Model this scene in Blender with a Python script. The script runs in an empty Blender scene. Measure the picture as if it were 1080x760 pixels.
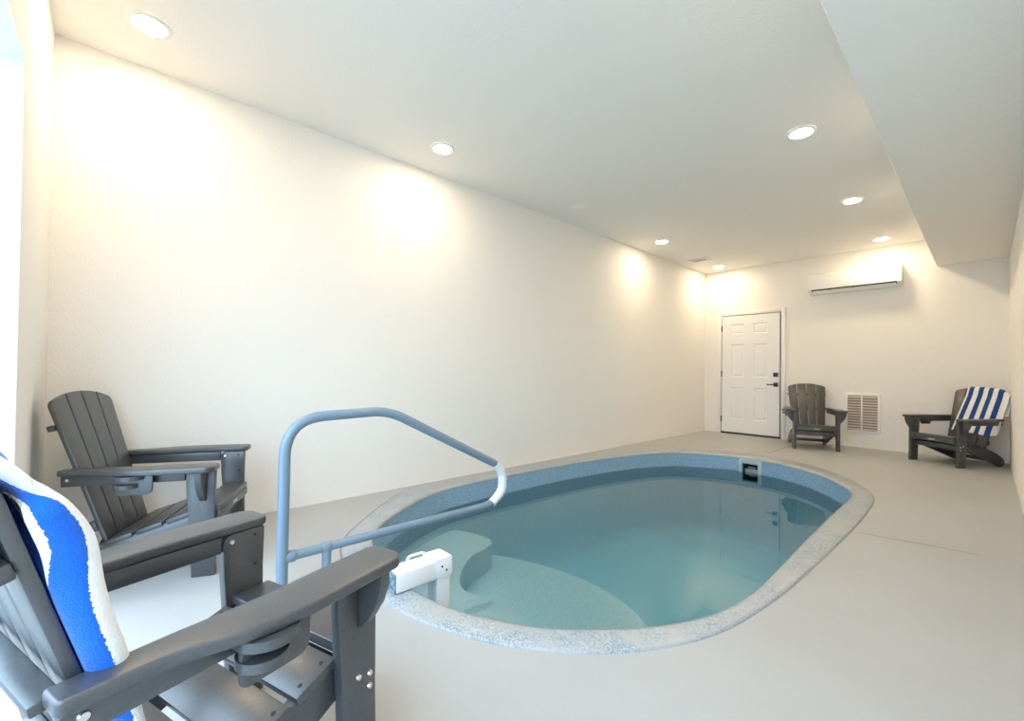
import bpy, bmesh, math, random
from mathutils import Vector, Matrix
random.seed(7)
scene = bpy.context.scene
col = scene.collection
PI = math.pi

# ------------------------------------------------------------------ room measures (metres)
XL, XR = -3.354, 0.191          # left / right wall
YN, YB = -0.268, 7.698          # wall behind the camera / back wall
ZC, ZS, XS = 2.771, 2.4115, -0.4215   # ceiling, soffit underside, soffit edge
XJ = -2.427                     # jamb of the garden opening
ZW = -0.165                     # water level

# ------------------------------------------------------------------ materials
def mat(name, color, rough=0.6, metal=0.0, spec=0.5, bump=None, vary=None, coat=0.0):
    m = bpy.data.materials.new(name); m.use_nodes = True
    nt = m.node_tree; N = nt.nodes; b = N['Principled BSDF']
    b.inputs['Base Color'].default_value = (*color, 1)
    b.inputs['Roughness'].default_value = rough
    b.inputs['Metallic'].default_value = metal
    b.inputs['Specular IOR Level'].default_value = spec
    b.inputs['Coat Weight'].default_value = coat
    if bump or vary:
        tc = N.new('ShaderNodeTexCoord')
    if bump:
        sc, st, di = bump
        n = N.new('ShaderNodeTexNoise'); n.inputs['Scale'].default_value = sc
        n.inputs['Detail'].default_value = 3
        bp = N.new('ShaderNodeBump'); bp.inputs['Strength'].default_value = st
        bp.inputs['Distance'].default_value = di
        nt.links.new(tc.outputs['Object'], n.inputs['Vector'])
        nt.links.new(n.outputs['Fac'], bp.inputs['Height'])
        nt.links.new(bp.outputs['Normal'], b.inputs['Normal'])
    if vary:
        sc, c2, lo, hi = vary
        n = N.new('ShaderNodeTexNoise'); n.inputs['Scale'].default_value = sc
        n.inputs['Detail'].default_value = 5
        r = N.new('ShaderNodeValToRGB')
        r.color_ramp.elements[0].position = lo; r.color_ramp.elements[0].color = (*color, 1)
        r.color_ramp.elements[1].position = hi; r.color_ramp.elements[1].color = (*c2, 1)
        nt.links.new(tc.outputs['Object'], n.inputs['Vector'])
        nt.links.new(n.outputs['Fac'], r.inputs['Fac'])
        nt.links.new(r.outputs['Color'], b.inputs['Base Color'])
    return m

def emit(name, color, strength):
    m = bpy.data.materials.new(name); m.use_nodes = True
    nt = m.node_tree; nt.nodes.clear()
    e = nt.nodes.new('ShaderNodeEmission'); o = nt.nodes.new('ShaderNodeOutputMaterial')
    e.inputs['Color'].default_value = (*color, 1); e.inputs['Strength'].default_value = strength
    nt.links.new(e.outputs[0], o.inputs['Surface'])
    return m

M = {}
M['wall'] = mat('wall_paint', (.86, .838, .80), .75, spec=.25, bump=(85, .45, .006))
M['ceiling'] = mat('ceiling_paint', (.87, .855, .825), .8, spec=.2, bump=(70, .28, .006))
M['trim'] = mat('trim_paint', (.85, .85, .84), .4)
M['door'] = mat('door_paint', (.86, .865, .87), .38)
M['black_metal'] = mat('black_metal', (.02, .02, .022), .35, spec=.5)
M['gap'] = mat('dark_gap', (.03, .03, .03), .8)
M['jamb'] = mat('door_gap_shade', (.20, .19, .18), .7)  # shade in the gap round the door leaf, put into a dark colour
M['hdpe'] = mat('charcoal_board', (.044, .046, .049), (.33), spec=.85, bump=(500, .10, .0004), vary=(160, (.058, .060, .063), .35, .65))
M['hole'] = mat('screw_hole', (.012, .012, .012), .7)
M['steel'] = mat('stainless_screw', (.75, .74, .72), .25, 1.0)
M['logo'] = mat('logo_silver', (.55, .56, .56), .4)
M['white_plastic'] = mat('white_plastic', (.86, .87, .89), .35)
M['grey_cap'] = mat('blue_grey_end', (.10, .16, .20), .45, vary=(60, (.28, .36, .42), .45, .62))
M['rail'] = mat('blue_grey_paint', (.17, .25, .33), .32, spec=.5, bump=(30, .05, .002), coat=.2)
M['wrap'] = mat('white_wrap', (.78, .82, .85), .5, bump=(60, .4, .006))
M['ac'] = mat('gloss_white', (.88, .88, .88), .18)
M['ac_grey'] = mat('pale_grey_plastic', (.62, .62, .61), .4)
M['grille'] = mat('grille_white', (.84, .83, .81), .45)
M['louver'] = mat('louver_shaded_white', (.66, .60, .54), .5)  # white louvers, their shading put into the colour
M['grille_in'] = mat('grille_shadow', (.36, .30, .26), .8)
M['skim'] = mat('skimmer_plastic', (.40, .52, .60), .4)
M['skim_in'] = mat('skimmer_well', (.05, .09, .13), .5)
M['skim_flap'] = mat('skimmer_flap', (.35, .42, .46), .5)
M['lens'] = emit('lamp_lens', (1.0, .775, .51), 150)
M['patio'] = mat('patio_concrete', (.34, .34, .33), .8, bump=(20, .2, .01))

# floor: painted concrete with hairline joints
def floor_mat():
    m = mat('painted_concrete', (.40, .41, .41), .5, spec=.35)
    nt = m.node_tree; N = nt.nodes; L = nt.links; b = N['Principled BSDF']
    tc = N.new('ShaderNodeTexCoord')
    n = N.new('ShaderNodeTexNoise'); n.inputs['Scale'].default_value = 1.6; n.inputs['Detail'].default_value = 6
    L.new(tc.outputs['Object'], n.inputs['Vector'])
    r = N.new('ShaderNodeValToRGB')
    r.color_ramp.elements[0].position = .3; r.color_ramp.elements[0].color = (.385, .395, .397, 1)
    r.color_ramp.elements[1].position = .7; r.color_ramp.elements[1].color = (.425, .435, .437, 1)
    L.new(n.outputs['Fac'], r.inputs['Fac'])
    L.new(r.outputs['Color'], b.inputs['Base Color'])
    n2 = N.new('ShaderNodeTexNoise'); n2.inputs['Scale'].default_value = 14; n2.inputs['Detail'].default_value = 4
    L.new(tc.outputs['Object'], n2.inputs['Vector'])
    bp = N.new('ShaderNodeBump'); bp.inputs['Strength'].default_value = .12; bp.inputs['Distance'].default_value = .01
    L.new(n2.outputs['Fac'], bp.inputs['Height']); L.new(bp.outputs['Normal'], b.inputs['Normal'])
    mr = N.new('ShaderNodeMapRange'); mr.inputs['To Min'].default_value = .38; mr.inputs['To Max'].default_value = .62
    L.new(n.outputs['Fac'], mr.inputs['Value']); L.new(mr.outputs['Result'], b.inputs['Roughness'])
    return m
M['floor'] = floor_mat()
M['sealant'] = mat('brown_sealant', (.26, .22, .18), .8)
M['joint'] = mat('floor_joint', (.16, .145, .125), .9)

def speckle(name, c1, c2, c3, rough, wear=None):
    m = mat(name, c1, rough)
    nt = m.node_tree; N = nt.nodes; L = nt.links; b = N['Principled BSDF']
    tc = N.new('ShaderNodeTexCoord')
    n = N.new('ShaderNodeTexNoise'); n.inputs['Scale'].default_value = 130; n.inputs['Detail'].default_value = 2
    L.new(tc.outputs['Object'], n.inputs['Vector'])
    r = N.new('ShaderNodeValToRGB'); e = r.color_ramp.elements
    e[0].position = .36; e[0].color = (*c1, 1); e[1].position = .64; e[1].color = (*c3, 1)
    x = e.new(.5); x.color = (*c2, 1)
    L.new(n.outputs['Fac'], r.inputs['Fac'])
    out = r.outputs['Color']
    if wear:
        n3 = N.new('ShaderNodeTexNoise'); n3.inputs['Scale'].default_value = 5.5; n3.inputs['Detail'].default_value = 8
        n3.inputs['Roughness'].default_value = .7
        L.new(tc.outputs['Object'], n3.inputs['Vector'])
        r3 = N.new('ShaderNodeValToRGB'); r3.color_ramp.elements[0].position = .40; r3.color_ramp.elements[1].position = .64
        L.new(n3.outputs['Fac'], r3.inputs['Fac'])
        mx = N.new('ShaderNodeMix'); mx.data_type = 'RGBA'
        L.new(r3.outputs['Color'], mx.inputs['Factor']); L.new(out, mx.inputs['A'])
        mx.inputs['B'].default_value = (*wear, 1)
        out = mx.outputs['Result']
    L.new(out, b.inputs['Base Color'])
    return m
M['coping'] = speckle('worn_fibreglass_rim', (.19, .25, .31), (.29, .345, .385), (.45, .485, .51), .34, wear=(.40, .41, .41))
M['shell'] = speckle('blue_granite_gelcoat', (.17, .32, .48), (.26, .42, .58), (.38, .54, .68), .35)
M['basin'] = speckle('basin_scatter_tint', (.40, .71, .86), (.46, .77, .92), (.52, .82, .95), .4)  # shell below the waterline, paler to stand in for light scattered by the water
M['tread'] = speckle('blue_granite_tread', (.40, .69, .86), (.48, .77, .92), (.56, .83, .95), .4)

def water_mat():
    m = bpy.data.materials.new('clear_teal_water'); m.use_nodes = True
    nt = m.node_tree; N = nt.nodes; L = nt.links; N.clear()
    o = N.new('ShaderNodeOutputMaterial'); mx = N.new('ShaderNodeMixShader')
    fr = N.new('ShaderNodeFresnel'); fr.inputs['IOR'].default_value = 1.40
    tr = N.new('ShaderNodeBsdfTransparent'); gl = N.new('ShaderNodeBsdfGlossy')
    gl.inputs['Roughness'].default_value = 0.0
    L.new(fr.outputs[0], mx.inputs[0]); L.new(tr.outputs[0], mx.inputs[1]); L.new(gl.outputs[0], mx.inputs[2])
    L.new(mx.outputs[0], o.inputs['Surface'])
    va = N.new('ShaderNodeVolumeAbsorption'); va.inputs['Color'].default_value = (.06, .74, .91, 1)
    va.inputs['Density'].default_value = .36
    L.new(va.outputs[0], o.inputs['Volume'])
    return m
M['water'] = water_mat()

def towel_mat(name, blue, white):
    m = mat(name, white, .95, spec=.1)
    nt = m.node_tree; N = nt.nodes; L = nt.links; b = N['Principled BSDF']
    uv = N.new('ShaderNodeUVMap'); uv.uv_map = 'UVMap'
    sp = N.new('ShaderNodeSeparateXYZ'); L.new(uv.outputs[0], sp.inputs[0])
    tc = N.new('ShaderNodeTexCoord')
    nz = N.new('ShaderNodeTexNoise'); nz.inputs['Scale'].default_value = 220; nz.inputs['Detail'].default_value = 2
    L.new(tc.outputs['Object'], nz.inputs['Vector'])
    wob = N.new('ShaderNodeMath'); wob.operation = 'MULTIPLY_ADD'; wob.inputs[1].default_value = .10
    L.new(nz.outputs['Fac'], wob.inputs[0]); L.new(sp.outputs['X'], wob.inputs[2])
    fr = N.new('ShaderNodeMath'); fr.operation = 'FRACT'; L.new(wob.outputs[0], fr.inputs[0])
    lt = N.new('ShaderNodeMath'); lt.operation = 'GREATER_THAN'; lt.inputs[1].default_value = .5; L.new(fr.outputs[0], lt.inputs[0])
    mx = N.new('ShaderNodeMix'); mx.data_type = 'RGBA'
    L.new(lt.outputs[0], mx.inputs['Factor']); mx.inputs['A'].default_value = (*white, 1); mx.inputs['B'].default_value = (*blue, 1)
    L.new(mx.outputs['Result'], b.inputs['Base Color'])
    b.inputs['Sheen Weight'].default_value = .25
    n = N.new('ShaderNodeTexNoise'); n.inputs['Scale'].default_value = 330; n.inputs['Detail'].default_value = 2
    L.new(tc.outputs['Object'], n.inputs['Vector'])
    bp = N.new('ShaderNodeBump'); bp.inputs['Strength'].default_value = .7; bp.inputs['Distance'].default_value = .004
    L.new(n.outputs['Fac'], bp.inputs['Height']); L.new(bp.outputs['Normal'], b.inputs['Normal'])
    return m
M['towel_bright'] = towel_mat('bright_blue_towel', (.012, .13, .62), (.84, .85, .87))
M['towel_navy'] = towel_mat('navy_blue_towel', (.018, .07, .27), (.84, .84, .84))

# ------------------------------------------------------------------ mesh helpers
def link(name, bm, m, parent=None, smooth=35, mats=None):
    bmesh.ops.recalc_face_normals(bm, faces=bm.faces[:])
    me = bpy.data.meshes.new(name); bm.to_mesh(me); bm.free()
    for x in (mats or [m]): me.materials.append(x)
    if smooth:
        me.polygons.foreach_set('use_smooth', [True] * len(me.polygons))
        me.set_sharp_from_angle(angle=math.radians(smooth))
    o = bpy.data.objects.new(name, me); col.objects.link(o)
    if parent: o.parent = parent
    return o

def tag(o, label=None, cat=None, group=None, kind=None):
    if label: o['label'] = label
    if cat: o['category'] = cat
    if group: o['group'] = group
    if kind: o['kind'] = kind
    return o

def thing(name, loc=(0, 0, 0), rz=0, **k):
    o = bpy.data.objects.new(name, None); col.objects.link(o)
    o.empty_display_size = .1
    o.location = loc; o.rotation_euler = (0, 0, rz)
    return tag(o, **k)

def struct(name, bm, m, smooth=35, mats=None):
    return tag(link(name, bm, m, None, smooth, mats), kind='structure')

def bevel(bm, geom_faces, w, seg=2):
    es = set()
    for f in geom_faces:
        if f.is_valid:
            for e in f.edges: es.add(e)
    bmesh.ops.bevel(bm, geom=list(es), offset=w, segments=seg, profile=.5, affect='EDGES', clamp_overlap=True)

def box(bm, lo, hi, bv=0, seg=2, mi=0, mx=None):
    vs = [bm.verts.new((x, y, z)) for x in (lo[0], hi[0]) for y in (lo[1], hi[1]) for z in (lo[2], hi[2])]
    q = [(0, 1, 3, 2), (4, 6, 7, 5), (0, 4, 5, 1), (2, 3, 7, 6), (0, 2, 6, 4), (1, 5, 7, 3)]
    fs = [bm.faces.new([vs[i] for i in a]) for a in q]
    for f in fs: f.material_index = mi
    if mx is not None: bmesh.ops.transform(bm, matrix=mx, verts=vs)
    if bv: bevel(bm, fs, bv, seg)

def prism(bm, pts, axis, a, b, bv=0, seg=2, mx=None, mi=0):
    """extrude a 2-D outline along an axis; pts are (x,y) for z, (y,z) for x, (x,z) for y"""
    def P(p, t):
        return {'z': (p[0], p[1], t), 'x': (t, p[0], p[1]), 'y': (p[0], t, p[1])}[axis]
    v0 = [bm.verts.new(P(p, a)) for p in pts]; v1 = [bm.verts.new(P(p, b)) for p in pts]
    n = len(pts)
    fs = [bm.faces.new(v0), bm.faces.new(v1[::-1])]
    fs += [bm.faces.new((v0[i], v1[i], v1[(i + 1) % n], v0[(i + 1) % n])) for i in range(n)]
    for f in fs: f.material_index = mi
    if mx is not None: bmesh.ops.transform(bm, matrix=mx, verts=v0 + v1)
    bmesh.ops.recalc_face_normals(bm, faces=fs)
    if bv:
        es = set(fs[0].edges) | set(fs[1].edges)
        bmesh.ops.bevel(bm, geom=list(es), offset=bv, segments=seg, profile=.5, affect='EDGES', clamp_overlap=True)

def rounded(pts, r, seg=4):
    """round polygon corners; r scalar or list"""
    out = []; n = len(pts)
    for i in range(n):
        p0, p, p1 = Vector(pts[i - 1]), Vector(pts[i]), Vector(pts[(i + 1) % n])
        rr = r[i] if isinstance(r, (list, tuple)) else r
        if rr <= 0: out.append(tuple(p)); continue
        a = (p0 - p); b = (p1 - p)
        d = min(rr, a.length * .48, b.length * .48)
        A = p + a.normalized() * d; B = p + b.normalized() * d
        for k in range(seg + 1):
            t = k / seg
            out.append(tuple(A * (1 - t) ** 2 + p * 2 * t * (1 - t) + B * t * t))
    return out

def cyl(bm, c, axis, r, h, n=24, r2=None, bv=0, mi=0):
    """cylinder from c along axis by h"""
    ax = Vector(axis).normalized()
    u = ax.orthogonal().normalized(); w = ax.cross(u)
    c = Vector(c); r2 = r if r2 is None else r2
    v0 = [bm.verts.new(c + (u * math.cos(2 * PI * i / n) + w * math.sin(2 * PI * i / n)) * r) for i in range(n)]
    v1 = [bm.verts.new(c + ax * h + (u * math.cos(2 * PI * i / n) + w * math.sin(2 * PI * i / n)) * r2) for i in range(n)]
    fs = [bm.faces.new(v0[::-1]), bm.faces.new(v1)]
    fs += [bm.faces.new((v0[i], v0[(i + 1) % n], v1[(i + 1) % n], v1[i])) for i in range(n)]
    for f in fs: f.material_index = mi
    if bv:
        es = set(fs[0].edges) | set(fs[1].edges)
        bmesh.ops.bevel(bm, geom=list(es), offset=bv, segments=2, profile=.5, affect='EDGES')

def lathe(bm, prof, c, n=40):
    """profile [(r,z)] revolved round z at c"""
    rings = []
    for r, z in prof:
        if r < 1e-6: rings.append([bm.verts.new((c[0], c[1], c[2] + z))])
        else: rings.append([bm.verts.new((c[0] + r * math.cos(2 * PI * i / n), c[1] + r * math.sin(2 * PI * i / n), c[2] + z)) for i in range(n)])
    for A, B in zip(rings, rings[1:]):
        for i in range(n):
            j = (i + 1) % n
            if len(A) == 1 and len(B) == 1: continue
            if len(A) == 1: bm.faces.new((A[0], B[i], B[j]))
            elif len(B) == 1: bm.faces.new((A[i], A[j], B[0]))
            else: bm.faces.new((A[i], A[j], B[j], B[i]))

def tube(bm, pts, r, n=16, caps=True, radii=None):
    pts = [Vector(p) for p in pts]; rings = []
    up = None
    for i, p in enumerate(pts):
        t = (pts[min(i + 1, len(pts) - 1)] - pts[max(i - 1, 0)]).normalized()
        if up is None: up = t.orthogonal().normalized()
        up = (up - t * up.dot(t)).normalized(); w = t.cross(up)
        rr = radii[i] if radii else r
        rings.append([bm.verts.new(p + (up * math.cos(2 * PI * k / n) + w * math.sin(2 * PI * k / n)) * rr) for k in range(n)])
    for A, B in zip(rings, rings[1:]):
        for k in range(n):
            bm.faces.new((A[k], A[(k + 1) % n], B[(k + 1) % n], B[k]))
    if caps:
        bm.faces.new(rings[0][::-1]); bm.faces.new(rings[-1])

def fillet_path(pts, rad, seg=8):
    out = [Vector(pts[0])]
    for i in range(1, len(pts) - 1):
        p0, p, p1 = Vector(pts[i - 1]), Vector(pts[i]), Vector(pts[i + 1])
        a, b = p0 - p, p1 - p; r = rad[i] if isinstance(rad, (list, tuple)) else rad
        d = min(r, a.length * .49, b.length * .49)
        A, B = p + a.normalized() * d, p + b.normalized() * d
        for k in range(seg + 1):
            t = k / seg; out.append(A * (1 - t) ** 2 + p * 2 * t * (1 - t) + B * t * t)
    out.append(Vector(pts[-1]))
    return out

def new(): return bmesh.new()

# ------------------------------------------------------------------ camera
cam = bpy.data.cameras.new('camera'); co = bpy.data.objects.new('camera', cam); col.objects.link(co)
f_px = 456.978
cam.sensor_width = 36; cam.lens = 36 * f_px / 1080; cam.clip_start = .01
cam.shift_y = 6.284 / 1080
rt = Vector((0.67516612, 0.73755945, 0.0125209)); up = Vector((8.818e-05, -0.01705437, 0.99985455)); fw = Vector((-0.73766572, 0.67506682, 0.01157957))
mw = Matrix.Identity(4)
for i in range(3):
    mw[i][0] = rt[i]; mw[i][1] = up[i]; mw[i][2] = -fw[i]
mw[0][3] = 0; mw[1][3] = 0; mw[2][3] = 1.0
co.matrix_world = mw
scene.camera = co

# ------------------------------------------------------------------ pool outlines
def catmull(P, n=12):
    out = []; k = len(P)
    for i in range(k):
        p0, p1, p2, p3 = [Vector(P[(i + j - 1) % k]) for j in range(4)]
        for s in range(n):
            t = s / n
            out.append(.5 * ((2 * p1) + (-p0 + p2) * t + (2 * p0 - 5 * p1 + 4 * p2 - p3) * t * t + (-p0 + 3 * p1 - 3 * p2 + p3) * t ** 3))
    return out
OUT = [(-.605, 2.58), (-.585, 3.3), (-.58, 4.0), (-.62, 4.62), (-.84, 5.17), (-1.16, 5.56), (-1.56, 5.81), (-1.95, 5.89), (-2.35, 5.78), (-2.84, 5.35),
       (-3.10, 4.6), (-3.21, 3.9), (-3.28, 3.28), (-3.31, 2.5), (-3.28, 1.9), (-3.11, 1.6), (-2.9, 1.355), (-2.615, 1.065), (-2.39, .935), (-2.1, .87), (-1.75, .868),
       (-1.44, .935), (-1.2, 1.05), (-.98, 1.225), (-.81, 1.45), (-.69, 1.74), (-.63, 2.15)]
INN = [(-.72, 2.53), (-.735, 3.1), (-.745, 3.9), (-.765, 4.6), (-.96, 5.01), (-1.26, 5.34), (-1.58, 5.52), (-1.9, 5.56), (-2.22, 5.50), (-2.70, 5.16),
       (-2.98, 4.3), (-3.075, 3.4), (-3.10, 2.6), (-3.06, 2.05), (-2.87, 1.61), (-2.58, 1.24), (-2.35, 1.10), (-2.05, 1.015), (-1.72, 1.02), (-1.5, 1.06),
       (-1.37, 1.12), (-1.2, 1.215), (-1.085, 1.32), (-.97, 1.455), (-.86, 1.62), (-.765, 1.84), (-.72, 2.13)]
PC = Vector((-1.92, 3.3))
def polar(P):
    a = sorted((math.atan2(p.y - PC.y, p.x - PC.x), (p - PC).length) for p in catmull(P))
    def f(t):
        t = (t + PI) % (2 * PI) - PI
        import bisect
        ks = [x[0] for x in a]; i = bisect.bisect(ks, t)
        a0, r0 = a[i - 1] if i > 0 else (a[-1][0] - 2 * PI, a[-1][1])
        a1, r1 = a[i] if i < len(a) else (a[0][0] + 2 * PI, a[0][1])
        return r0 + (r1 - r0) * (t - a0) / max(1e-9, a1 - a0)
    return f
fo, fi = polar(OUT), polar(INN)
# angles equally spaced along the inner outline
ci = catmull(INN, 24)
ln = [0]
for i in range(len(ci)): ln.append(ln[-1] + (ci[(i + 1) % len(ci)] - ci[i]).length)
NP = 200; ANG = []
j = 0
for k in range(NP):
    s = ln[-1] * k / NP
    while ln[j + 1] < s: j += 1
    t = (s - ln[j]) / (ln[j + 1] - ln[j]); p = ci[j] * (1 - t) + ci[(j + 1) % len(ci)] * t
    ANG.append(math.atan2(p.y - PC.y, p.x - PC.x))
def ringpts(kind, d, z):
    """kind: 'i' inner outline, 'o' outer outline; d = outward shift"""
    base = [PC + Vector((math.cos(t), math.sin(t))) * (fi(t) if kind == 'i' else fo(t)) for t in ANG]
    n = len(base); out = []
    for i, p in enumerate(base):
        tg = (base[(i + 1) % n] - base[i - 1]).normalized(); nm = Vector((tg.y, -tg.x))
        q = p + nm * d; out.append(Vector((q.x, q.y, z)))
    return out
def loft(bm, rings, close_last=False, mi=0):
    R = [[bm.verts.new(p) for p in r] for r in rings]
    for A, B in zip(R, R[1:]):
        for i in range(len(A)):
            k = (i + 1) % len(A); bm.faces.new((A[i], A[k], B[k], B[i])).material_index = mi
    if close_last: bm.faces.new(R[-1])
    return R

# ------------------------------------------------------------------ the setting
bm = new()
x0, x1, y0, y1 = XL, XR, YN - .20, YB
rect = [bm.verts.new((x, y, 0)) for x, y in ((x0, y0), (x1, y0), (x1, y1), (x0, y1))]
ring = [bm.verts.new(p) for p in ringpts('o', -.012, 0)]
es = [bm.edges.new((rect[i], rect[(i + 1) % 4])) for i in range(4)] + [bm.edges.new((ring[i], ring[(i + 1) % NP])) for i in range(NP)]
bmesh.ops.triangle_fill(bm, use_beauty=True, use_dissolve=False, edges=es)
for f in bm.faces:
    if f.normal.z < 0: f.normal_flip()
me_floor = link('floor', bm, M['floor'], smooth=0); tag(me_floor, kind='structure')

T = .14
bm = new(); box(bm, (XL - T, YN - .2, -.02), (XL, YB + T, ZC + .1)); struct('wall_left', bm, M['wall'], 0)
bm = new(); box(bm, (XR, YN - .2, -.02), (XR + T, YB + T, ZC + .1)); struct('wall_right', bm, M['wall'], 0)
bm = new(); box(bm, (XL, YB, -.02), (XR, YB + T, ZC + .1)); struct('wall_back', bm, M['wall'], 0)
ZO = 2.14; XO = .05
bm = new()
box(bm, (XL, YN - .2, -.02), (XJ, YN, ZC + .1), .008)
box(bm, (XJ, YN - .2, ZO), (XO, YN, ZC + .1))
box(bm, (XO, YN - .2, -.02), (XR, YN, ZC + .1))
struct('wall_front', bm, M['wall'])
bm = new(); box(bm, (XL, YN, ZC), (XR, YB, ZC + .1)); struct('ceiling', bm, M['ceiling'], 0)
bm = new(); box(bm, (XS, YN, ZS), (XR, YB, ZC), .006); struct('ceiling_soffit', bm, M['ceiling'])
bm = new(); box(bm, (-14, -14, -.2), (12, YN - .2, -.03)); struct('ground', bm, M['patio'], 0)

# hairline joints and cracks in the slab
def crack(pts, w):
    bm = new(); P = [Vector(p) for p in pts]
    L = []
    for i, p in enumerate(P):
        t = (P[min(i + 1, len(P) - 1)] - P[max(i - 1, 0)]).normalized(); n = Vector((-t.y, t.x)) * w / 2
        L.append((bm.verts.new((p.x + n.x, p.y + n.y, .0012)), bm.verts.new((p.x - n.x, p.y - n.y, .0012))))
    for a, b in zip(L, L[1:]): bm.faces.new((a[0], b[0], b[1], a[1]))
    for f in bm.faces:
        if f.normal.z < 0: f.normal_flip()
    return bm
for pts, w in (([(-1.872, 6.123), (-1.86, 6.5), (-1.85, 6.8), (-1.837, 7.071)], .012),
               ([(-2.049, 5.96), (-2.0, 6.08), (-1.963, 6.165)], .010),
               ([(-3.12, 5.53), (-3.0, 5.58), (-2.9, 5.68), (-2.83, 5.70)], .008),
               ([(-.55, 3.515), (-.40, 3.54), (-.25, 3.575), (-.02, 3.60)], .006),
               ([(-2.4, -.30), (-1.911, -.19), (-1.6, -.12), (-1.3, -.07)], .008)):
    struct('floor_joint', crack(pts, w), M['joint'], 0)

# ------------------------------------------------------------------ swimming pool
pool = thing('swimming_pool', (0, 0, 0), label='in-ground oval pool with speckled pale rim and blue shell set in the grey floor', cat='swimming pool')
bm = new()
loft(bm, [ringpts('o', 0, -.03), ringpts('o', 0, .004), ringpts('o', -.010, .011), ringpts('i', .03, .013), ringpts('i', .010, .010), ringpts('i', .002, .001), ringpts('i', 0, -.012), ringpts('i', .004, -.02)])
link('coping', bm, M['coping'], pool, 60)
bm = new()
A, B = ringpts('o', -.006, .0015), ringpts('o', .011, .0015)
for i in range(NP):
    k = (i + 1) % NP
    if A[i].x < -2.25 and A[i].y < 4.4: bm.faces.new([bm.verts.new(p) for p in (A[i], A[k], B[k], B[i])])
bmesh.ops.remove_doubles(bm, verts=bm.verts[:], dist=1e-5)
link('sealant_joint', bm, M['sealant'], pool, 0)
bm = new()
ZF = -1.0
loft(bm, [ringpts('i', .002, -.012), ringpts('i', 0, -.30), ringpts('i', -.002, -.33), ringpts('i', -.015, -.62), ringpts('i', -.04, -.82), ringpts('i', -.09, -.93), ringpts('i', -.17, -.985), ringpts('i', -.28, ZF)], True)
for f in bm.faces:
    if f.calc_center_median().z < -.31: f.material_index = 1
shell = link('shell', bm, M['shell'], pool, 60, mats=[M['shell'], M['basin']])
# the skimmer's mouth is cut through the shell
bm = new(); box(bm, (-1.962, 5.30, -.272), (-1.787, 5.80, -.056)); cut = link('cutter', bm, M['shell'])
md = shell.modifiers.new('mouth', 'BOOLEAN'); md.operation = 'DIFFERENCE'; md.object = cut; md.solver = 'EXACT'
dg = bpy.context.evaluated_depsgraph_get(); dg.update()
me2 = bpy.data.meshes.new_from_object(shell.evaluated_get(dg))
shell.modifiers.clear()
if len(me2.polygons) > 100:
    # keep only shell faces (drop faces the cutter left inside the mouth)
    b2 = new(); b2.from_mesh(me2)
    kill = [f for f in b2.faces if -1.97 < f.calc_center_median().x < -1.78 and 5.30 <= f.calc_center_median().y <= 5.81 and -.28 < f.calc_center_median().z < -.05]
    bmesh.ops.delete(b2, geom=kill, context='FACES'); b2.to_mesh(me2); b2.free()
    shell.data = me2
bpy.data.objects.remove(cut, do_unlink=True)

def step_poly(curve, side_pts):
    return curve + side_pts
def smooth_open(P, n=8):
    out = []; P = [Vector(p) for p in P]
    E = [P[0] * 2 - P[1]] + P + [P[-1] * 2 - P[-2]]
    for i in range(len(P) - 1):
        p0, p1, p2, p3 = E[i:i + 4]
        for s in range(n):
            t = s / n
            out.append(.5 * ((2 * p1) + (-p0 + p2) * t + (2 * p0 - 5 * p1 + 4 * p2 - p3) * t * t + (-p0 + 3 * p1 - 3 * p2 + p3) * t ** 3))
    out.append(P[-1]); return out
def step(curve, z, zb):
    """a moulded tread: bounded by the curve towards the deep end and by the shell towards the near end"""
    c = smooth_open(curve)
    inn = [p.xy for p in ringpts('i', -.002, 0)]
    def idx(p): return min(range(NP), key=lambda i: (inn[i] - p).length)
    a, b = idx(c[-1]), idx(c[0])
    def walk(d):
        i = a; L = [inn[i]]
        while i != b: i = (i + d) % NP; L.append(inn[i])
        return L
    L = min((walk(1), walk(-1)), key=lambda L: sum(p.y for p in L) / len(L))
    pts = c[1:-1] + L
    bm = new()
    v1 = [bm.verts.new((p.x, p.y, z)) for p in pts]; v0 = [bm.verts.new((p.x, p.y, zb)) for p in pts]
    n = len(pts); top = bm.faces.new(v1)
    for i in range(n): bm.faces.new((v1[i], v0[i], v0[(i + 1) % n], v1[(i + 1) % n]))
    bmesh.ops.bevel(bm, geom=list(top.edges), offset=.018, segments=3, profile=.5, affect='EDGES', clamp_overlap=True)
    return bm
link('entry_step', step([(-3.06, 2.18), (-2.85, 2.245), (-2.67, 2.25), (-2.59, 2.12), (-2.545, 1.95), (-2.40, 1.755), (-2.24, 1.635), (-2.1, 1.63), (-1.97, 1.68), (-1.80, 1.69), (-1.62, 1.64), (-1.40, 1.50), (-1.20, 1.26)], -.36, ZF - .01), M['tread'], pool, 40)
link('entry_step', step([(-3.07, 2.22), (-2.74, 2.42), (-2.5, 2.52), (-2.288, 2.578), (-2.05, 2.61), (-1.833, 2.605), (-1.6, 2.54), (-1.408, 2.44), (-1.1, 2.2), (-.78, 1.83)], -.55, ZF - .01), M['tread'], pool, 40)

bm = new()
R = [[bm.verts.new(p) for p in ringpts('i', .02, z)] for z in (ZW, ZF - .1)]
for i in range(NP):
    k = (i + 1) % NP; bm.faces.new((R[0][i], R[0][k], R[1][k], R[1][i]))
bm.faces.new(R[0]); bm.faces.new(R[1][::-1])
wat = link('pool_water', bm, M['water'], None, 0)
tag(wat, 'still teal water filling the oval pool, mirroring the white door', 'water', kind='stuff')

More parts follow.
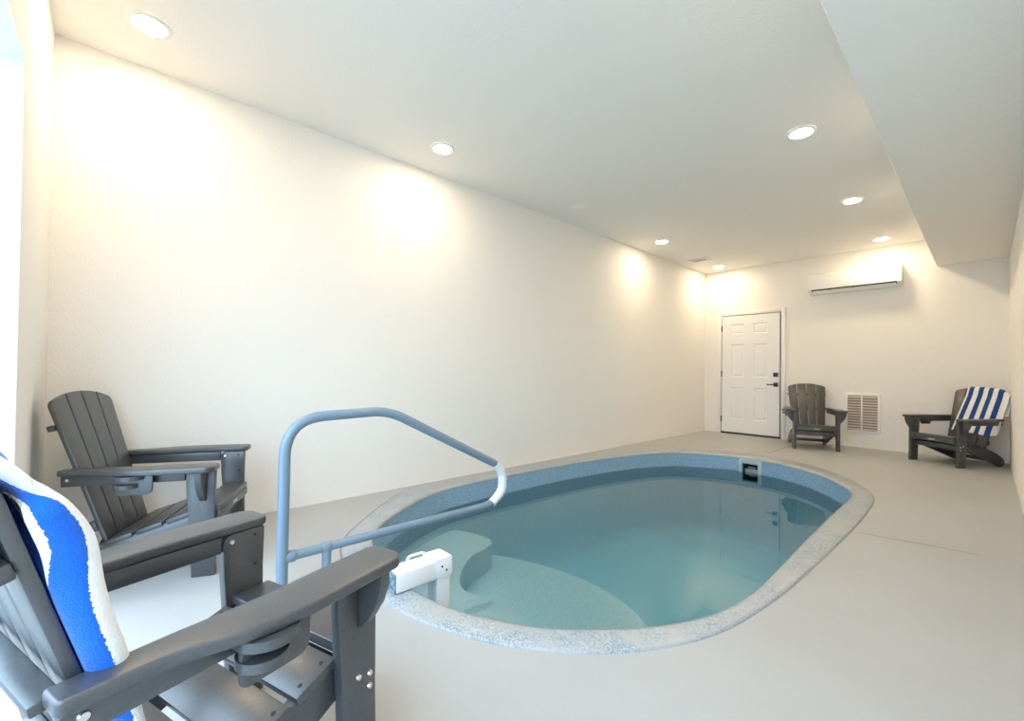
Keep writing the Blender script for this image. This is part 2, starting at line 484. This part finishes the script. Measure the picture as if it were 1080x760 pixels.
# skimmer
sk = thing('pool_skimmer', (-1.874, 5.535, -.165), label='square pale skimmer mouth with dark well in the far pool wall', cat='pool skimmer')
def at(bm, o): bmesh.ops.transform(bm, matrix=Matrix.Translation(-Vector(o.location)), verts=bm.verts[:]); return bm
bm = new()
X0, X1, Z0, Z1 = -2.0, -1.745, -.31, -.014; a0, a1, c0, c1 = -1.96, -1.789, -.258, -.056
yf, yk = 5.528, 5.575
for lo, hi in (((X0, yf, Z0), (a0, yk, Z1)), ((a1, yf, Z0), (X1, yk, Z1)), ((a0, yf, c1), (a1, yk, Z1)), ((a0, yf, Z0), (a1, yk, c0))): box(bm, lo, hi, .004)
link('faceplate', at(bm, sk), M['skim'], sk)
bm = new()
yb = 5.78
for lo, hi in (((a0 - .01, yk, c0 - .01), (a0, yb, c1 + .01)), ((a1, yk, c0 - .01), (a1 + .01, yb, c1 + .01)), ((a0, yk, c1), (a1, yb, c1 + .01)), ((a0, yk, c0 - .01), (a1, yb, c0)), ((a0 - .01, yb, c0 - .01), (a1 + .01, yb + .01, c1 + .01))): box(bm, lo, hi)
link('well', at(bm, sk), M['skim_in'], sk)
bm = new(); box(bm, (a0 + .008, 5.60, -.20), (a1 - .008, 5.615, -.125), .004, mx=None)
box(bm, (a0 + .03, 5.618, -.12), (a1 - .05, 5.66, -.105), .004)
link('weir_flap', at(bm, sk), M['skim_flap'], sk)

# ------------------------------------------------------------------ door in the back wall
d1 = thing('door_1', (-2.61, YB, 0)); tag(d1, kind='structure')
def dl(bm): bmesh.ops.transform(bm, matrix=Matrix.Translation((2.61, -YB, 0)), verts=bm.verts[:]); return bm
lx0, lx1, lz0, lz1 = -3.052, -2.178, .03, 1.978
bm = new()
cw = .058
box(bm, (lx0 - .012 - cw, YB - .022, 0), (lx0 - .012, YB - .001, lz1 + .012 + cw), .004)
box(bm, (lx1 + .02, YB - .022, 0), (lx1 + .02 + cw, YB - .001, lz1 + .012 + cw), .004)
box(bm, (lx0 - .012, YB - .022, lz1 + .012), (lx1 + .02, YB - .001, lz1 + .012 + cw), .004)
link('door_casing', dl(bm), M['trim'], d1)
bm = new(); box(bm, (lx0 - .012, YB - .004, .002), (lx1 + .02, YB - .001, lz1 + .012)); link('door_jamb', dl(bm), M['jamb'], d1)
# six-panel leaf
bm = new()
W = lx1 - lx0; H = lz1 - lz0
xs = [0, .168 * W, .402 * W, .572 * W, .800 * W, W]
zs = [0, .115 * H, .385 * H, .475 * H, .755 * H, .842 * H, .928 * H, H]
yl = YB - .022
V = [[bm.verts.new((lx0 + x, yl, lz0 + z)) for z in zs] for x in xs]
pan = []
for i in range(5):
    for k in range(7):
        f = bm.faces.new((V[i][k], V[i + 1][k], V[i + 1][k + 1], V[i][k + 1]))
        if i in (1, 3) and k in (1, 3, 5): pan.append(f)
bmesh.ops.recalc_face_normals(bm, faces=bm.faces[:])
for f in bm.faces:
    if f.normal.y > 0: f.normal_flip()
r = bmesh.ops.inset_individual(bm, faces=pan, thickness=.016, depth=-.010)
r = bmesh.ops.inset_individual(bm, faces=pan, thickness=.012, depth=0)
r = bmesh.ops.inset_individual(bm, faces=pan, thickness=.022, depth=.007)
box(bm, (lx0, yl + .0115, lz0), (lx1, YB - .005, lz1))
me = bpy.data.meshes.new('door_leaf'); bm2 = dl(bm); bm2.to_mesh(me); bm2.free(); me.materials.append(M['door'])
leaf = bpy.data.objects.new('door_leaf', me); col.objects.link(leaf); leaf.parent = d1
for z in (1.773, 1.006, .241):
    bm = new(); cyl(bm, (lx0 - .006, YB - .022, z - .05), (0, 0, 1), .009, .10, 12, bv=.002); box(bm, (lx0 - .014, YB - .024, z - .05), (lx0 + .004, YB - .016, z + .05))
    link('hinge', dl(bm), M['black_metal'], d1)
bm = new(); box(bm, (-2.262, yl - .022, .968), (-2.197, yl + .002, 1.032), .004); cyl(bm, (-2.23, yl - .03, 1.0), (0, 1, 0), .018, .01, 20)
link('deadbolt', dl(bm), M['black_metal'], d1)
bm = new()
box(bm, (-2.262, yl - .012, .812), (-2.197, yl + .002, .877), .004)
cyl(bm, (-2.23, yl - .055, .845), (0, 1, 0), .012, .05, 16)
box(bm, (-2.345, yl - .062, .836), (-2.215, yl - .045, .855), .005)
link('lever_handle', dl(bm), M['black_metal'], d1)
bm = new(); box(bm, (lx0 - .012, YB - .03, .001), (lx1 + .02, YB - .005, .026), .003); link('threshold', dl(bm), M['black_metal'], d1)

# ------------------------------------------------------------------ return air grille
gr = thing('wall_grille', (-1.16, YB, .478), label='white louvred return air grille low on back wall between two dark chairs', cat='air grille')
gx0, gx1, gz0, gz1 = -1.357, -.962, .205, .752
bm = new(); b = .032
for lo, hi in (((gx0, gz0), (gx0 + b, gz1)), ((gx1 - b, gz0), (gx1, gz1)), ((gx0 + b, gz1 - b), (gx1 - b, gz1)), ((gx0 + b, gz0), (gx1 - b, gz0 + b))):
    box(bm, (lo[0], YB - .016, lo[1]), (hi[0], YB - .001, hi[1]), .003)
link('grille_frame', at(bm, gr), M['grille'], gr)
xm = (gx0 + gx1) / 2 - .006
bm = new(); box(bm, (xm - .009, YB - .017, gz0 + b), (xm + .009, YB - .001, gz1 - b), .003); link('center_bar', at(bm, gr), M['grille'], gr)
for a, c in ((gx0 + b, xm - .009), (xm + .009, gx1 - b)):
    bm = new()
    nl = 13; hh = (gz1 - gz0 - 2 * b) / nl
    for k in range(nl):
        z = gz0 + b + (k + .5) * hh
        box(bm, (a, -.0012, -.014), (c, .0012, .014), 0, mx=Matrix.Translation((0, YB - .0125, z)) @ Matrix.Rotation(math.radians(-52), 4, 'X'))
    link('louvers', at(bm, gr), M['louver'], gr, 0)
bm = new(); box(bm, (gx0 + b, YB - .002, gz0 + b), (gx1 - b, YB - .0005, gz1 - b)); link('duct_opening', at(bm, gr), M['grille_in'], gr, 0)

# ------------------------------------------------------------------ wall air conditioner
ac = thing('wall_air_conditioner', (-1.25, YB, 2.33), label='long white wall mounted air conditioner high on the back wall beside the soffit', cat='air conditioner')
ax0, ax1 = -1.765, -.735
prof = [(-.002, 2.475), (-.16, 2.475), (-.188, 2.462), (-.20, 2.435), (-.202, 2.30), (-.198, 2.245), (-.186, 2.232), (-.17, 2.228), (-.13, 2.205), (-.06, 2.19), (-.002, 2.19)]
prof = [(YB + p[0], p[1]) for p in prof]
bm = new(); prism(bm, prof, 'x', ax0 + .012, ax1 - .012, 0); link('casing', at(bm, ac), M['ac'], ac, 30)
for a, c in ((ax0, ax0 + .04), (ax1 - .04, ax1)):
    bm = new(); pr = [(YB - .002, 2.478)] + [((p[0] - YB) * 1.012 + YB, (p[1] - 2.33) * 1.02 + 2.33) for p in prof[1:-1]] + [(YB - .002, 2.187)]
    prism(bm, pr, 'x', a, c, .004); link('end_cap', at(bm, ac), M['ac'], ac, 30)
bm = new(); prism(bm, [(YB - .1985, 2.2455), (YB - .188, 2.2335), (YB - .150, 2.217), (YB - .155, 2.21), (YB - .192, 2.2265), (YB - .2035, 2.243)], 'x', ax0 + .045, ax1 - .045)
link('air_slot', at(bm, ac), M['gap'], ac, 0)
bm = new(); prism(bm, [(YB - .196, 2.226), (YB - .192, 2.219), (YB - .125, 2.19), (YB - .122, 2.196)], 'x', ax0 + .055, ax1 - .05, .0015)
link('louver_flap', at(bm, ac), M['ac'], ac, 0)
for xx in (-1.51, -1.235):
    bm = new(); box(bm, (xx - .018, YB - .204, 2.222), (xx + .018, YB - .19, 2.244), .003); link('flap_clip', at(bm, ac), M['gap'], ac)
bm = new(); box(bm, (-1.345, YB - .2035, 2.262), (-1.285, YB - .2005, 2.271)); link('logo', at(bm, ac), M['ac_grey'], ac, 0)

# ------------------------------------------------------------------ ceiling fittings
LG = 'round recessed ceiling lights'
def downlight(x, y, label):
    t = thing('recessed_downlight', (x, y, ZC), label=label, cat='ceiling light', group=LG)
    bm = new(); lathe(bm, [(.070, -.002), (.072, -.010), (.080, -.011), (.092, -.007), (.095, -.0005)], (0, 0, 0)); link('trim_ring', bm, M['trim'], t, 50)
    bm = new(); lathe(bm, [(.071, -.004), (.066, -.0085), (.045, -.0125), (0, -.014)], (0, 0, 0)); link('lens', bm, M['lens'], t, 60)
for x, y, l in ((-2.922, .101, 'round recessed ceiling light above the lone chair in the near left corner'),
                (-2.922, 1.896, 'round recessed ceiling light above the long wall, level with the pool handrail'),
                (-2.934, 5.385, 'round recessed ceiling light above the long wall, just before the small ceiling register'),
                (-2.968, 7.307, 'round recessed ceiling light above the white door, beyond the small ceiling register'),
                (-.908, 3.663, 'largest looking round recessed ceiling light of the row along the soffit edge'),
                (-.906, 5.457, 'middle round recessed ceiling light of the visible row along the soffit edge'),
                (-.901, 7.255, 'round recessed ceiling light right above the wall air conditioner'),
                (-.905, 1.87, 'added out-of-view ceiling light above the near end of the pool beside the soffit'),  # this and the next are added unseen, to light the near end
                (-.905, .10, 'added out-of-view ceiling light by the garden opening beside the soffit')):
    downlight(x, y, l)
t = thing('ceiling_cover', (-2.935, 3.634, ZC), label='small unlit round white cover on the ceiling midway along the left wall', cat='ceiling cover')
bm = new(); lathe(bm, [(.062, -.0005), (.060, -.012), (.045, -.020), (0, -.022)], (0, 0, 0)); link('dome', bm, M['ceiling'], t, 40)
bm = new(); lathe(bm, [(.075, -.0005), (.075, -.005), (.060, -.007), (.060, -.0005)], (0, 0, 0)); link('base_ring', bm, M['ceiling'], t, 40)
t = thing('ceiling_register', (-3.0, 6.677, ZC), label='small white slotted air register on the ceiling near the far left corner', cat='air vent')
bm = new()
for lo, hi in (((-.15, -.09), (-.105, .09)), ((.105, -.09), (.15, .09)), ((-.105, .055), (.105, .09)), ((-.105, -.09), (.105, -.055))): box(bm, (lo[0], lo[1], -.012), (hi[0], hi[1], -.0005), .003)
link('register_frame', bm, M['trim'], t)
bm = new()
for k in range(4): box(bm, (-.105, -.0015, -.007), (.105, .0015, .007), 0, mx=Matrix.Translation((0, -.040 + .026 * k, -.009)) @ Matrix.Rotation(math.radians(-35), 4, 'X'))
link('louvers', bm, M['trim'], t, 0)
bm = new(); box(bm, (-.105, -.055, -.002), (.105, .055, -.0004)); link('duct_opening', bm, M['grille_in'], t, 0)

# ------------------------------------------------------------------ pool handrail
hx, hy = -2.13, .566
hr = thing('pool_handrail', (hx, hy, 0), label='blue-grey tubular handrail standing at the near end of the pool', cat='handrail')
path = [(0, 0, 0), (0, 0, .74), (0, .19, .785), (0, .50, .779), (0, 1.155, .445), (0, 1.262, .385), (0, 1.290, .32)]
P = fillet_path([(0, 0, -.0), (0, .004, .772), (0, .50, .786), (0, 1.262, .398)], [0, .17, .10, 0], 10)
bm = new(); tube(bm, P, .0245, 20); link('upper_tube', bm, M['rail'], hr, 60)
P = fillet_path([(0, 0, .150), (0, 1.16, .150), (0, 1.232, .164)], [0, .05, 0], 8)
bm = new(); tube(bm, P, .0215, 20); link('lower_tube', bm, M['rail'], hr, 60)
P = fillet_path([(0, 1.245, .407), (0, 1.310, .345), (0, 1.312, .22), (0, 1.222, .158)], [0, .06, .07, 0], 10)
bm = new(); tube(bm, P, .028, 20, radii=[.0275 + .0014 * math.sin(k * 1.9) for k in range(len(P))])
link('wrapped_bend', bm, M['wrap'], hr, 60)
bm = new(); tube(bm, [(0, .195, 0), (0, .195, .150)], .0215, 20); link('support_leg', bm, M['rail'], hr, 60)
for y, r, z in ((0, .042, .012), (.195, .038, .012)):
    bm = new(); lathe(bm, [(.022, .022), (r * .75, .020), (r, .010), (r, 0)], (0, y, 0), 28); link('floor_flange', bm, M['rail'], hr)
for y, r in ((.035, .0265), (.195, .0245)):
    bm = new(); tube(bm, [(0, y - .022, .150), (0, y - .018, .150), (0, y + .018, .150), (0, y + .022, .150)], r, 20, radii=[r - .004, r, r, r - .004]); link('weld_sleeve', bm, M['rail'], hr, 60)

# ------------------------------------------------------------------ white bracket hooked on the rim
br = thing('pool_edge_bracket', (-1.79, 1.17, .014), label='white box-section bracket with top handle hooked over the near pool rim', cat='pool fixture')
bx0, bx1 = -1.842, -1.742
bm = new(); box(bm, (bx0, .925, .016), (bx1, 1.150, .104), .007, 3); link('beam', at(bm, br), M['white_plastic'], br)
bm = new(); box(bm, (bx0 + .004, .918, .014), (bx1 - .004, .928, .101), .003)
box(bm, (bx0 + .03, .912, .045), (bx0 + .05, .92, .075), .003); link('beam_end', at(bm, br), M['grey_cap'], br)
bm = new(); box(bm, (bx0 + .003, 1.138, -.44), (bx1 - .003, 1.212, .10), .007, 3); link('post', at(bm, br), M['white_plastic'], br)
bm = new()
prism(bm, rounded([(1.115, .112), (1.218, .112), (1.218, .02), (1.165, .012), (1.135, .02), (1.128, .06)], [.01, .012, .006, .03, .02, .02]), 'x', bx0 - .004, bx1 + .004, .003)
el = link('elbow', at(bm, br), M['white_plastic'], br)
for y, z in ((1.158, .072), (1.183, .05)):
    bm = new(); cyl(bm, (bx1 + .003, y, z), (1, 0, 0), .005, .003, 14); link('screw', at(bm, br), M['hole'], el)
bm = new(); tube(bm, fillet_path([(-1.797, 1.005, .100), (-1.797, 1.010, .140), (-1.797, 1.092, .140), (-1.797, 1.10, .100)], .014, 6), .0065, 12); link('handle', at(bm, br), M['white_plastic'], br, 60)
bm = new(); tube(bm, fillet_path([(bx0 + .01, .93, .09), (bx0 - .002, .905, .108), (bx0 - .012, .90, .06), (bx0 - .004, .92, .02)], .02, 6), .003, 8); link('cord', at(bm, br), M['white_plastic'], br, 60)

# ------------------------------------------------------------------ folding deck chairs
def make_chair():
    t = thing('adirondack_chair', cat='chair', group='charcoal slatted deck chairs around the pool')
    H = M['hdpe']
    # backrest, plane from (y -.45, z .195) to (-.65, .85)
    ang = math.atan2(.2, .655)
    BM = Matrix.Translation((0, -.45, .195)) @ Matrix.Rotation(ang, 4, 'X')   # local: x across, z up the back, front face y=0, boards behind
    th = .020; S0 = -.02
    def halfw(s): return .188 + (.232 - .188) * max(0, s) / .69
    def topz(u): return .716 - .046 * (abs(u) ** 2.2)     # u in -1..1
    g = .0085
    for k in range(4):
        ua, ub = -1 + k * .5, -.5 + k * .5
        def edge(u, s): return u * halfw(s)
        pts = []
        ga = 0 if k == 0 else g / 2; gb = 0 if k == 3 else g / 2
        pts.append((edge(ua, S0) + ga, S0)); pts.append((edge(ub, S0) - gb, S0))
        n = 6
        tops = []
        for q in range(n + 1):
            u = ub + (ua - ub) * q / n; s = topz(u)
            tops.append((edge(u, s) - (gb if q == 0 else 0) + (ga if q == n else 0), s))
        if k == 3: tops = [(tops[0][0], tops[0][1] - .018), (tops[0][0] - .005, tops[0][1] - .006)] + tops[1:]
        if k == 0: tops = tops[:-1] + [(tops[-1][0] + .005, tops[-1][1] - .006), (tops[-1][0], tops[-1][1] - .018)]
        pts += tops
        bm = new(); prism(bm, pts, 'y', -th, 0, .005, 2, mx=BM); link('back_slat', bm, H, t)
    for s, h, w in ((.545, .026, .236), (.05, .05, .194)):
        bm = new(); box(bm, (-w, -th - .026, s), (w, -th - .0005, s + h), .004, mx=BM); link('back_rail', bm, H, t)
    # arm rail joining the rear ends of the arms
    bm = new(); box(bm, (-.2175, -.019, -.010), (.2175, .019, .010), .005, mx=Matrix.Translation((0, -.595, .512)) @ Matrix.Rotation(math.radians(12), 4, 'X')); link('arm_rail', bm, H, t)
    # seat
    bm = new(); prism(bm, rounded([(.014, .300), (.020, .333), (-.095, .331), (-.095, .307)], [.0, .012, .004, .0]), 'x', -.227, .227, .003); fs = link('seat_slat', bm, H, t)
    def holes(bm, y, z, x, tilt):
        for sx in (-1, 1): cyl(bm, (sx * x, y, z), (0, math.sin(tilt), math.cos(tilt)), .0055, .0012, 12, mi=1)
    sl = math.atan2(.115, .345)
    for k in range(3):
        ya = -.107 - .117 * k; za = .309 - .039 * k
        MX = Matrix.Translation((0, ya, za)) @ Matrix.Rotation(sl, 4, 'X')
        bm = new(); box(bm, (-.236, -.108, -.022), (.236, 0, 0), .004, mx=MX)
        for yy in (-.025, -.083):
            for sx in (-1, 1):
                c = MX @ Vector((sx * .214, yy, -.0005)); cyl(bm, c, (0, math.sin(sl) * -1, math.cos(sl)), .0055, .0012, 12, mi=1)
        link('seat_slat', bm, H, t, mats=[H, M['hole']])
    bm = new(); prism(bm, rounded([(.018, .262), (.018, .3), (-.008, .3), (-.008, .262)], .004), 'x', -.229, .229, .002); ap = link('front_apron', bm, H, t)
    bm = new()
    for a, b_, c, d in ((-.032, .032, .2765, .2795), (-.032, .032, .2905, .2935), (-.032, -.029, .2795, .2905), (.029, .032, .2795, .2905), (-.022, -.012, .2815, .2885), (-.006, .006, .2815, .2885), (.012, .022, .2815, .2885)):
        box(bm, (a, .0178, c), (b_, .0192, d))
    link('logo', bm, M['logo'], ap, 0)
    bm = new(); box(bm, (-.228, -.05, .190), (.228, -.026, .242), .004); link('front_stretcher', bm, H, t)
    bm = new(); box(bm, (-.200, -.565, .048), (.200, -.541, .088), .004); link('rear_stretcher', bm, H, t)
    for s in (1, -1):
        # side rail from the front leg down to the rear foot
        pts = [(-.002, .235), (-.002, .298), (-.10, .296), (-.44, .182), (-.475, .186), (-.505, .176), (-.60, .125), (-.655, .085), (-.672, .045), (-.660, .008), (-.60, .002), (-.555, .022), (-.177, .165)]
        bm = new(); prism(bm, rounded(pts, [.004, .004, .03, .02, .015, .015, .03, .03, .03, .02, .02, .03, .05]), 'x', min(s * .2, s * .2275), max(s * .2, s * .2275), .004); sr = link('side_rail', bm, H, t)
        bm = new(); cyl(bm, (s * .2275, -.63, .05), (s, 0, 0), .008, .003, 14); link('screw', bm, M['steel'], sr)
        # front leg
        pts = [(-.092, 0), (.006, 0), (.000, .20), (-.002, .40), (.000, .510), (-.122, .510), (-.118, .40), (-.102, .20)]
        bm = new(); prism(bm, rounded(pts, [.004, .004, 0, 0, .006, .03, 0, 0]), 'x', min(s * .2285, s * .2585), max(s * .2285, s * .2585), .004); lg = link('front_leg', bm, H, t)
        for y, z in ((-.056, .238), (-.020, .228), (-.020, .196)):
            bm = new(); cyl(bm, (s * .2585, y, z), (s, 0, 0), .0078, .004, 14, r2=.006); link('screw', bm, M['steel'], lg)
        bm = new(); cyl(bm, (s * .2285, -.098, .488), (-s, 0, 0), .0075, .004, 14, r2=.006); link('screw', bm, M['steel'], lg)
        for y, z in ((-.03, .49), (-.028, .40)):
            bm = new(); cyl(bm, (s * .2288, y, z), (-s, 0, 0), .0045, .0008, 12); link('screw_hole', bm, M['hole'], lg)
        # bracket under the arm, outside the leg
        pts = [(.2588, .362), (.2588, .509), (.336, .509), (.335, .478), (.322, .437), (.296, .396), (.268, .365)]
        pts = [(s * p[0], p[1]) for p in pts]
        bm = new(); prism(bm, pts, 'y', -.062, -.034, .003); link('arm_bracket', bm, H, t)
        # arm
        pts = [(.217, -.600), (.275, -.600), (.286, -.46), (.331, -.37), (.346, -.28), (.347, -.15), (.345, -.012), (.320, .014), (.240, .014), (.226, -.005), (.226, -.144), (.233, -.27), (.219, -.45)]
        pts = [(s * p[0], p[1]) for p in rounded(pts, [.008, .012, .06, .05, .05, 0, .012, .018, .012, .012, .05, .06, .05])]
        bm = new(); prism(bm, pts, 'z', .511, .537, .006, 3); link('armrest', bm, H, t)
        bm = new(); box(bm, (min(s * .231, s * .259), -.592, .462), (max(s * .231, s * .259), -.124, .5105), .004); ar = link('arm_skirt', bm, H, t)
        bm = new(); cyl(bm, (s * .259, -.566, .492), (s, 0, 0), .0085, .004, 16, r2=.0065); link('screw', bm, M['steel'], ar)
    # folding cup holder under the right arm
    ch = thing('cup_holder'); ch.parent = t
    bm = new(); cyl(bm, (.300, -.318, .492), (0, 0, 1), .058, .0188, 64, bv=.003); link('cup_ring', bm, H, ch)
    bm = new(); cyl(bm, (.305, -.330, .455), (0, 0, 1), .045, .018, 64, bv=.005); link('cup_base', bm, H, ch)
    bm = new(); prism(bm, rounded([(-.372, .420), (-.372, .511), (-.232, .511), (-.232, .420)], [.02, 0, 0, .03]), 'x', .298, .310, .003); link('holder_plate', bm, H, ch)
    return t

def copy_tree(o, parent=None):
    c = o.copy(); col.objects.link(c)
    if parent: c.parent = parent
    for ch in [x for x in kids.get(o.name, [])]: copy_tree(ch, c)
    return c
proto = make_chair()
kids = {}
for o in list(col.objects):
    if o.parent: kids.setdefault(o.parent.name, []).append(o)
POSE = {'A': (-2.746, .474, -24.97), 'B': (-1.311, .4276, 18.74), 'C': (-1.5187, 6.9087, 203.75), 'D': (-.412, 6.955, 146.56)}
LAB = {'A': 'charcoal slatted deck chair against the long wall in the near corner, no towel',
       'B': 'large charcoal slatted deck chair in front, bright blue towel over its back',
       'C': 'charcoal slatted deck chair between the white door and the wall grille',
       'D': 'charcoal slatted deck chair in the far corner with a navy striped towel on it'}
CH = {}
for k in 'ABCD':
    o = proto if k == 'A' else copy_tree(proto)
    x, y, a = POSE[k]; o.location = (x, y, 0); o.rotation_euler = (0, 0, math.radians(a)); o['label'] = LAB[k]
    CH[k] = o

# ------------------------------------------------------------------ towels
uB = Vector((0, -.2, .655)).normalized(); nB = Vector((0, uB.z, -uB.y))      # up the back, out of its front
p0B = Vector((0, -.45, .195))
def towel(name, pose, fn, nu, nv, m, label, cat, group, thick, ustripe):
    """fn(a,b) -> chair-local point, a across 0..1, b along 0..1"""
    bm = new(); uvl = bm.loops.layers.uv.new('UVMap')
    G = [[bm.verts.new(fn(i / nu, j / nv)) for j in range(nv + 1)] for i in range(nu + 1)]
    for i in range(nu):
        for j in range(nv):
            f = bm.faces.new((G[i][j], G[i + 1][j], G[i + 1][j + 1], G[i][j + 1]))
            for lp, (a, b) in zip(f.loops, ((i, j), (i + 1, j), (i + 1, j + 1), (i, j + 1))):
                lp[uvl].uv = (ustripe(a / nu, b / nv), b / nv)
    x, y, r = pose
    bmesh.ops.transform(bm, matrix=Matrix.Translation((0, 0, -.3)), verts=bm.verts[:])
    o = link(name, bm, m, None, 180)
    o.location = (x, y, .3); o.rotation_euler = (0, 0, math.radians(r))
    s = o.modifiers.new('thick', 'SOLIDIFY'); s.thickness = thick; s.offset = 0
    s = o.modifiers.new('soft', 'SUBSURF'); s.levels = 1; s.render_levels = 2
    return tag(o, label, cat, group)
def lerp(a, b, t): return a + (b - a) * t
def drape(x, d, sfront, srear, stop, b, ridge=.028, off=.016, fo_=0.0):
    """point on a strip hanging over the back: d from front hem (b=0) over the ridge to rear hem (b=1)"""
    lf = stop - sfront; lr = stop - srear; lc = PI * ridge
    tot = lf + lc + lr; q = b * tot
    if q < lf: s = sfront + q; o = off + fo_
    elif q < lf + lc:
        a = (q - lf) / ridge; s = stop + ridge * math.sin(a); o = off - ridge * (1 - math.cos(a)) + fo_ * math.cos(a / 2) ** 2
    else: s = stop - (q - lf - lc); o = off - 2 * ridge
    return Vector((x, 0, 0)) + p0B + uB * s + nB * o
def fnD(a, b):
    # a: 0 at the chair's right (picture left) .. 1 at the chair's left
    xt = lerp(.100, -.292, a); xb = lerp(.162, -.262, a)
    over = max(0, -xt - .215)
    stop = .700 - .025 * (abs(xt) / .232) ** 2 - over * .55
    sf = lerp(.175, .145, min(1, a * 1.15)) + .02 * max(0, a - .85) / .15
    wave = .005 * math.sin(a * 11) * (1 - b)
    srear = lerp(.46, .40, a)
    P = drape(lerp(xb, xt, min(1, b / .52)), 0, sf, srear, stop, b, .026, .014, wave)
    if a > .86: P += nB * (-.02 * (a - .86) / .14)
    return P
NS = 8.6
towel('beach_towel', POSE['D'], fnD, 40, 44, M['towel_navy'], 'navy and white striped towel over the chair back in the far right corner', 'towel', 'striped beach towels', .009,
      lambda a, b: (a * 8.5 + 0.4) / 2)
# the bright towel: its outer edge turns back beside the slats below a billowing fold
FOLD = [(.018, .10), (.030, .22), (.044, .343), (.046, .415), (.052, .481), (.062, .542), (.059, .581), (.049, .62), (.031, .66), (.011, .702), (-.008, .722), (-.030, .722), (-.046, .702), (-.050, .66), (-.050, .60), (-.048, .54)]
FV = [Vector(p) for p in FOLD]
FL = [0]
for i in range(len(FV) - 1): FL.append(FL[-1] + (FV[i + 1] - FV[i]).length)
FP = smooth_open([(p.x, p.y) for p in FV], 6)
FPL = [0]
for i in range(len(FP) - 1): FPL.append(FPL[-1] + (FP[i + 1] - FP[i]).length)
def fold_at(b):
    q = b * FPL[-1]; i = 0
    while i < len(FP) - 2 and FPL[i + 1] < q: i += 1
    t = (q - FPL[i]) / (FPL[i + 1] - FPL[i]); return FP[i] * (1 - t) + FP[i + 1] * t
WB, LS = .42, .078
def fnB(a, b):
    c = a * WB
    p = fold_at(b); off, s = p.x, p.y
    front = max(0, min(1, (.69 - s) / .07)) if off > -.008 else 0
    rear = 1 if off < -.02 else 0
    if c < LS:
        t = c / LS
        if off > -.008:
            e = lerp(off - .012, .008, front)
            low = max(0, min(1, (.56 - s) / .10)); tk = .02 * low
            t2 = max(0, (c - tk) / (LS - tk))
            x = .227 + .012 * math.sin(PI * t2) * front - (1 - front) * .85 * (LS - c) - (max(0, tk - c) * 1.0)
            t = t2
            oo = lerp(e, off, t ** .9); ss = s - (1 - front) * (.012 + .016 * (1 - t))
        else:
            x = .240 - .85 * (LS - c); oo = off + .010 * (1 - t); ss = s - .014 * (1 - t) * (1 if s > .69 else 0)
        x = x
    else:
        d = c - LS
        x = .227 + .013 * math.exp(-d / .05) * (1 - front) - d + .008 * (1 - math.exp(-d / .02))
        k = math.exp(-d / .085)
        oo = lerp(.015, off, k) if off > .015 else off
        oo += .006 * math.sin(d * 40 + s * 6) * (1 - k) * (1 if off > 0 else 0)
        ss = s + (.020 * min(1, d / .15) - .012 * math.exp(-d / .02) if s > .66 else 0)
    return Vector((x, 0, 0)) + p0B + uB * ss + nB * oo
towel('beach_towel', POSE['B'], fnB, 48, 64, M['towel_bright'], 'bright blue and white striped towel over the back of the nearest deck chair', 'towel', 'striped beach towels', .014,
      lambda a, b: (a * WB + lerp(.037, .024, max(0, min(1, (fold_at(b).y - .50) / .08)))) / .09)

# ------------------------------------------------------------------ daylight and exposure
w = bpy.data.worlds.new('sky'); scene.world = w; w.use_nodes = True
nt = w.node_tree; N = nt.nodes; L = nt.links
bg = N['Background']; bg.inputs['Color'].default_value = (.56, .78, 1.0, 1); 
tc = N.new('ShaderNodeTexCoord'); sp = N.new('ShaderNodeSeparateXYZ'); L.new(tc.outputs['Generated'], sp.inputs[0])
cl = N.new('ShaderNodeClamp'); L.new(sp.outputs['Z'], cl.inputs['Value'])
ml = N.new('ShaderNodeMath'); ml.operation = 'MULTIPLY_ADD'; ml.inputs[1].default_value = 3.6; ml.inputs[2].default_value = 3.5   # overcast: zenith brighter than the horizon
L.new(cl.outputs[0], ml.inputs[0]); L.new(ml.outputs[0], bg.inputs['Strength'])

scene.view_settings.view_transform = 'Standard'
scene.view_settings.look = 'None'
scene.view_settings.gamma = 1
scene.view_settings.exposure = 0.58
scene.view_settings.use_curve_mapping = False
c = scene.cycles
c.use_denoising = True
c.max_bounces = 14; c.diffuse_bounces = 8; c.transparent_max_bounces = 16; c.glossy_bounces = 6
c.sample_clamp_indirect = 8; c.caustics_reflective = False; c.caustics_refractive = False
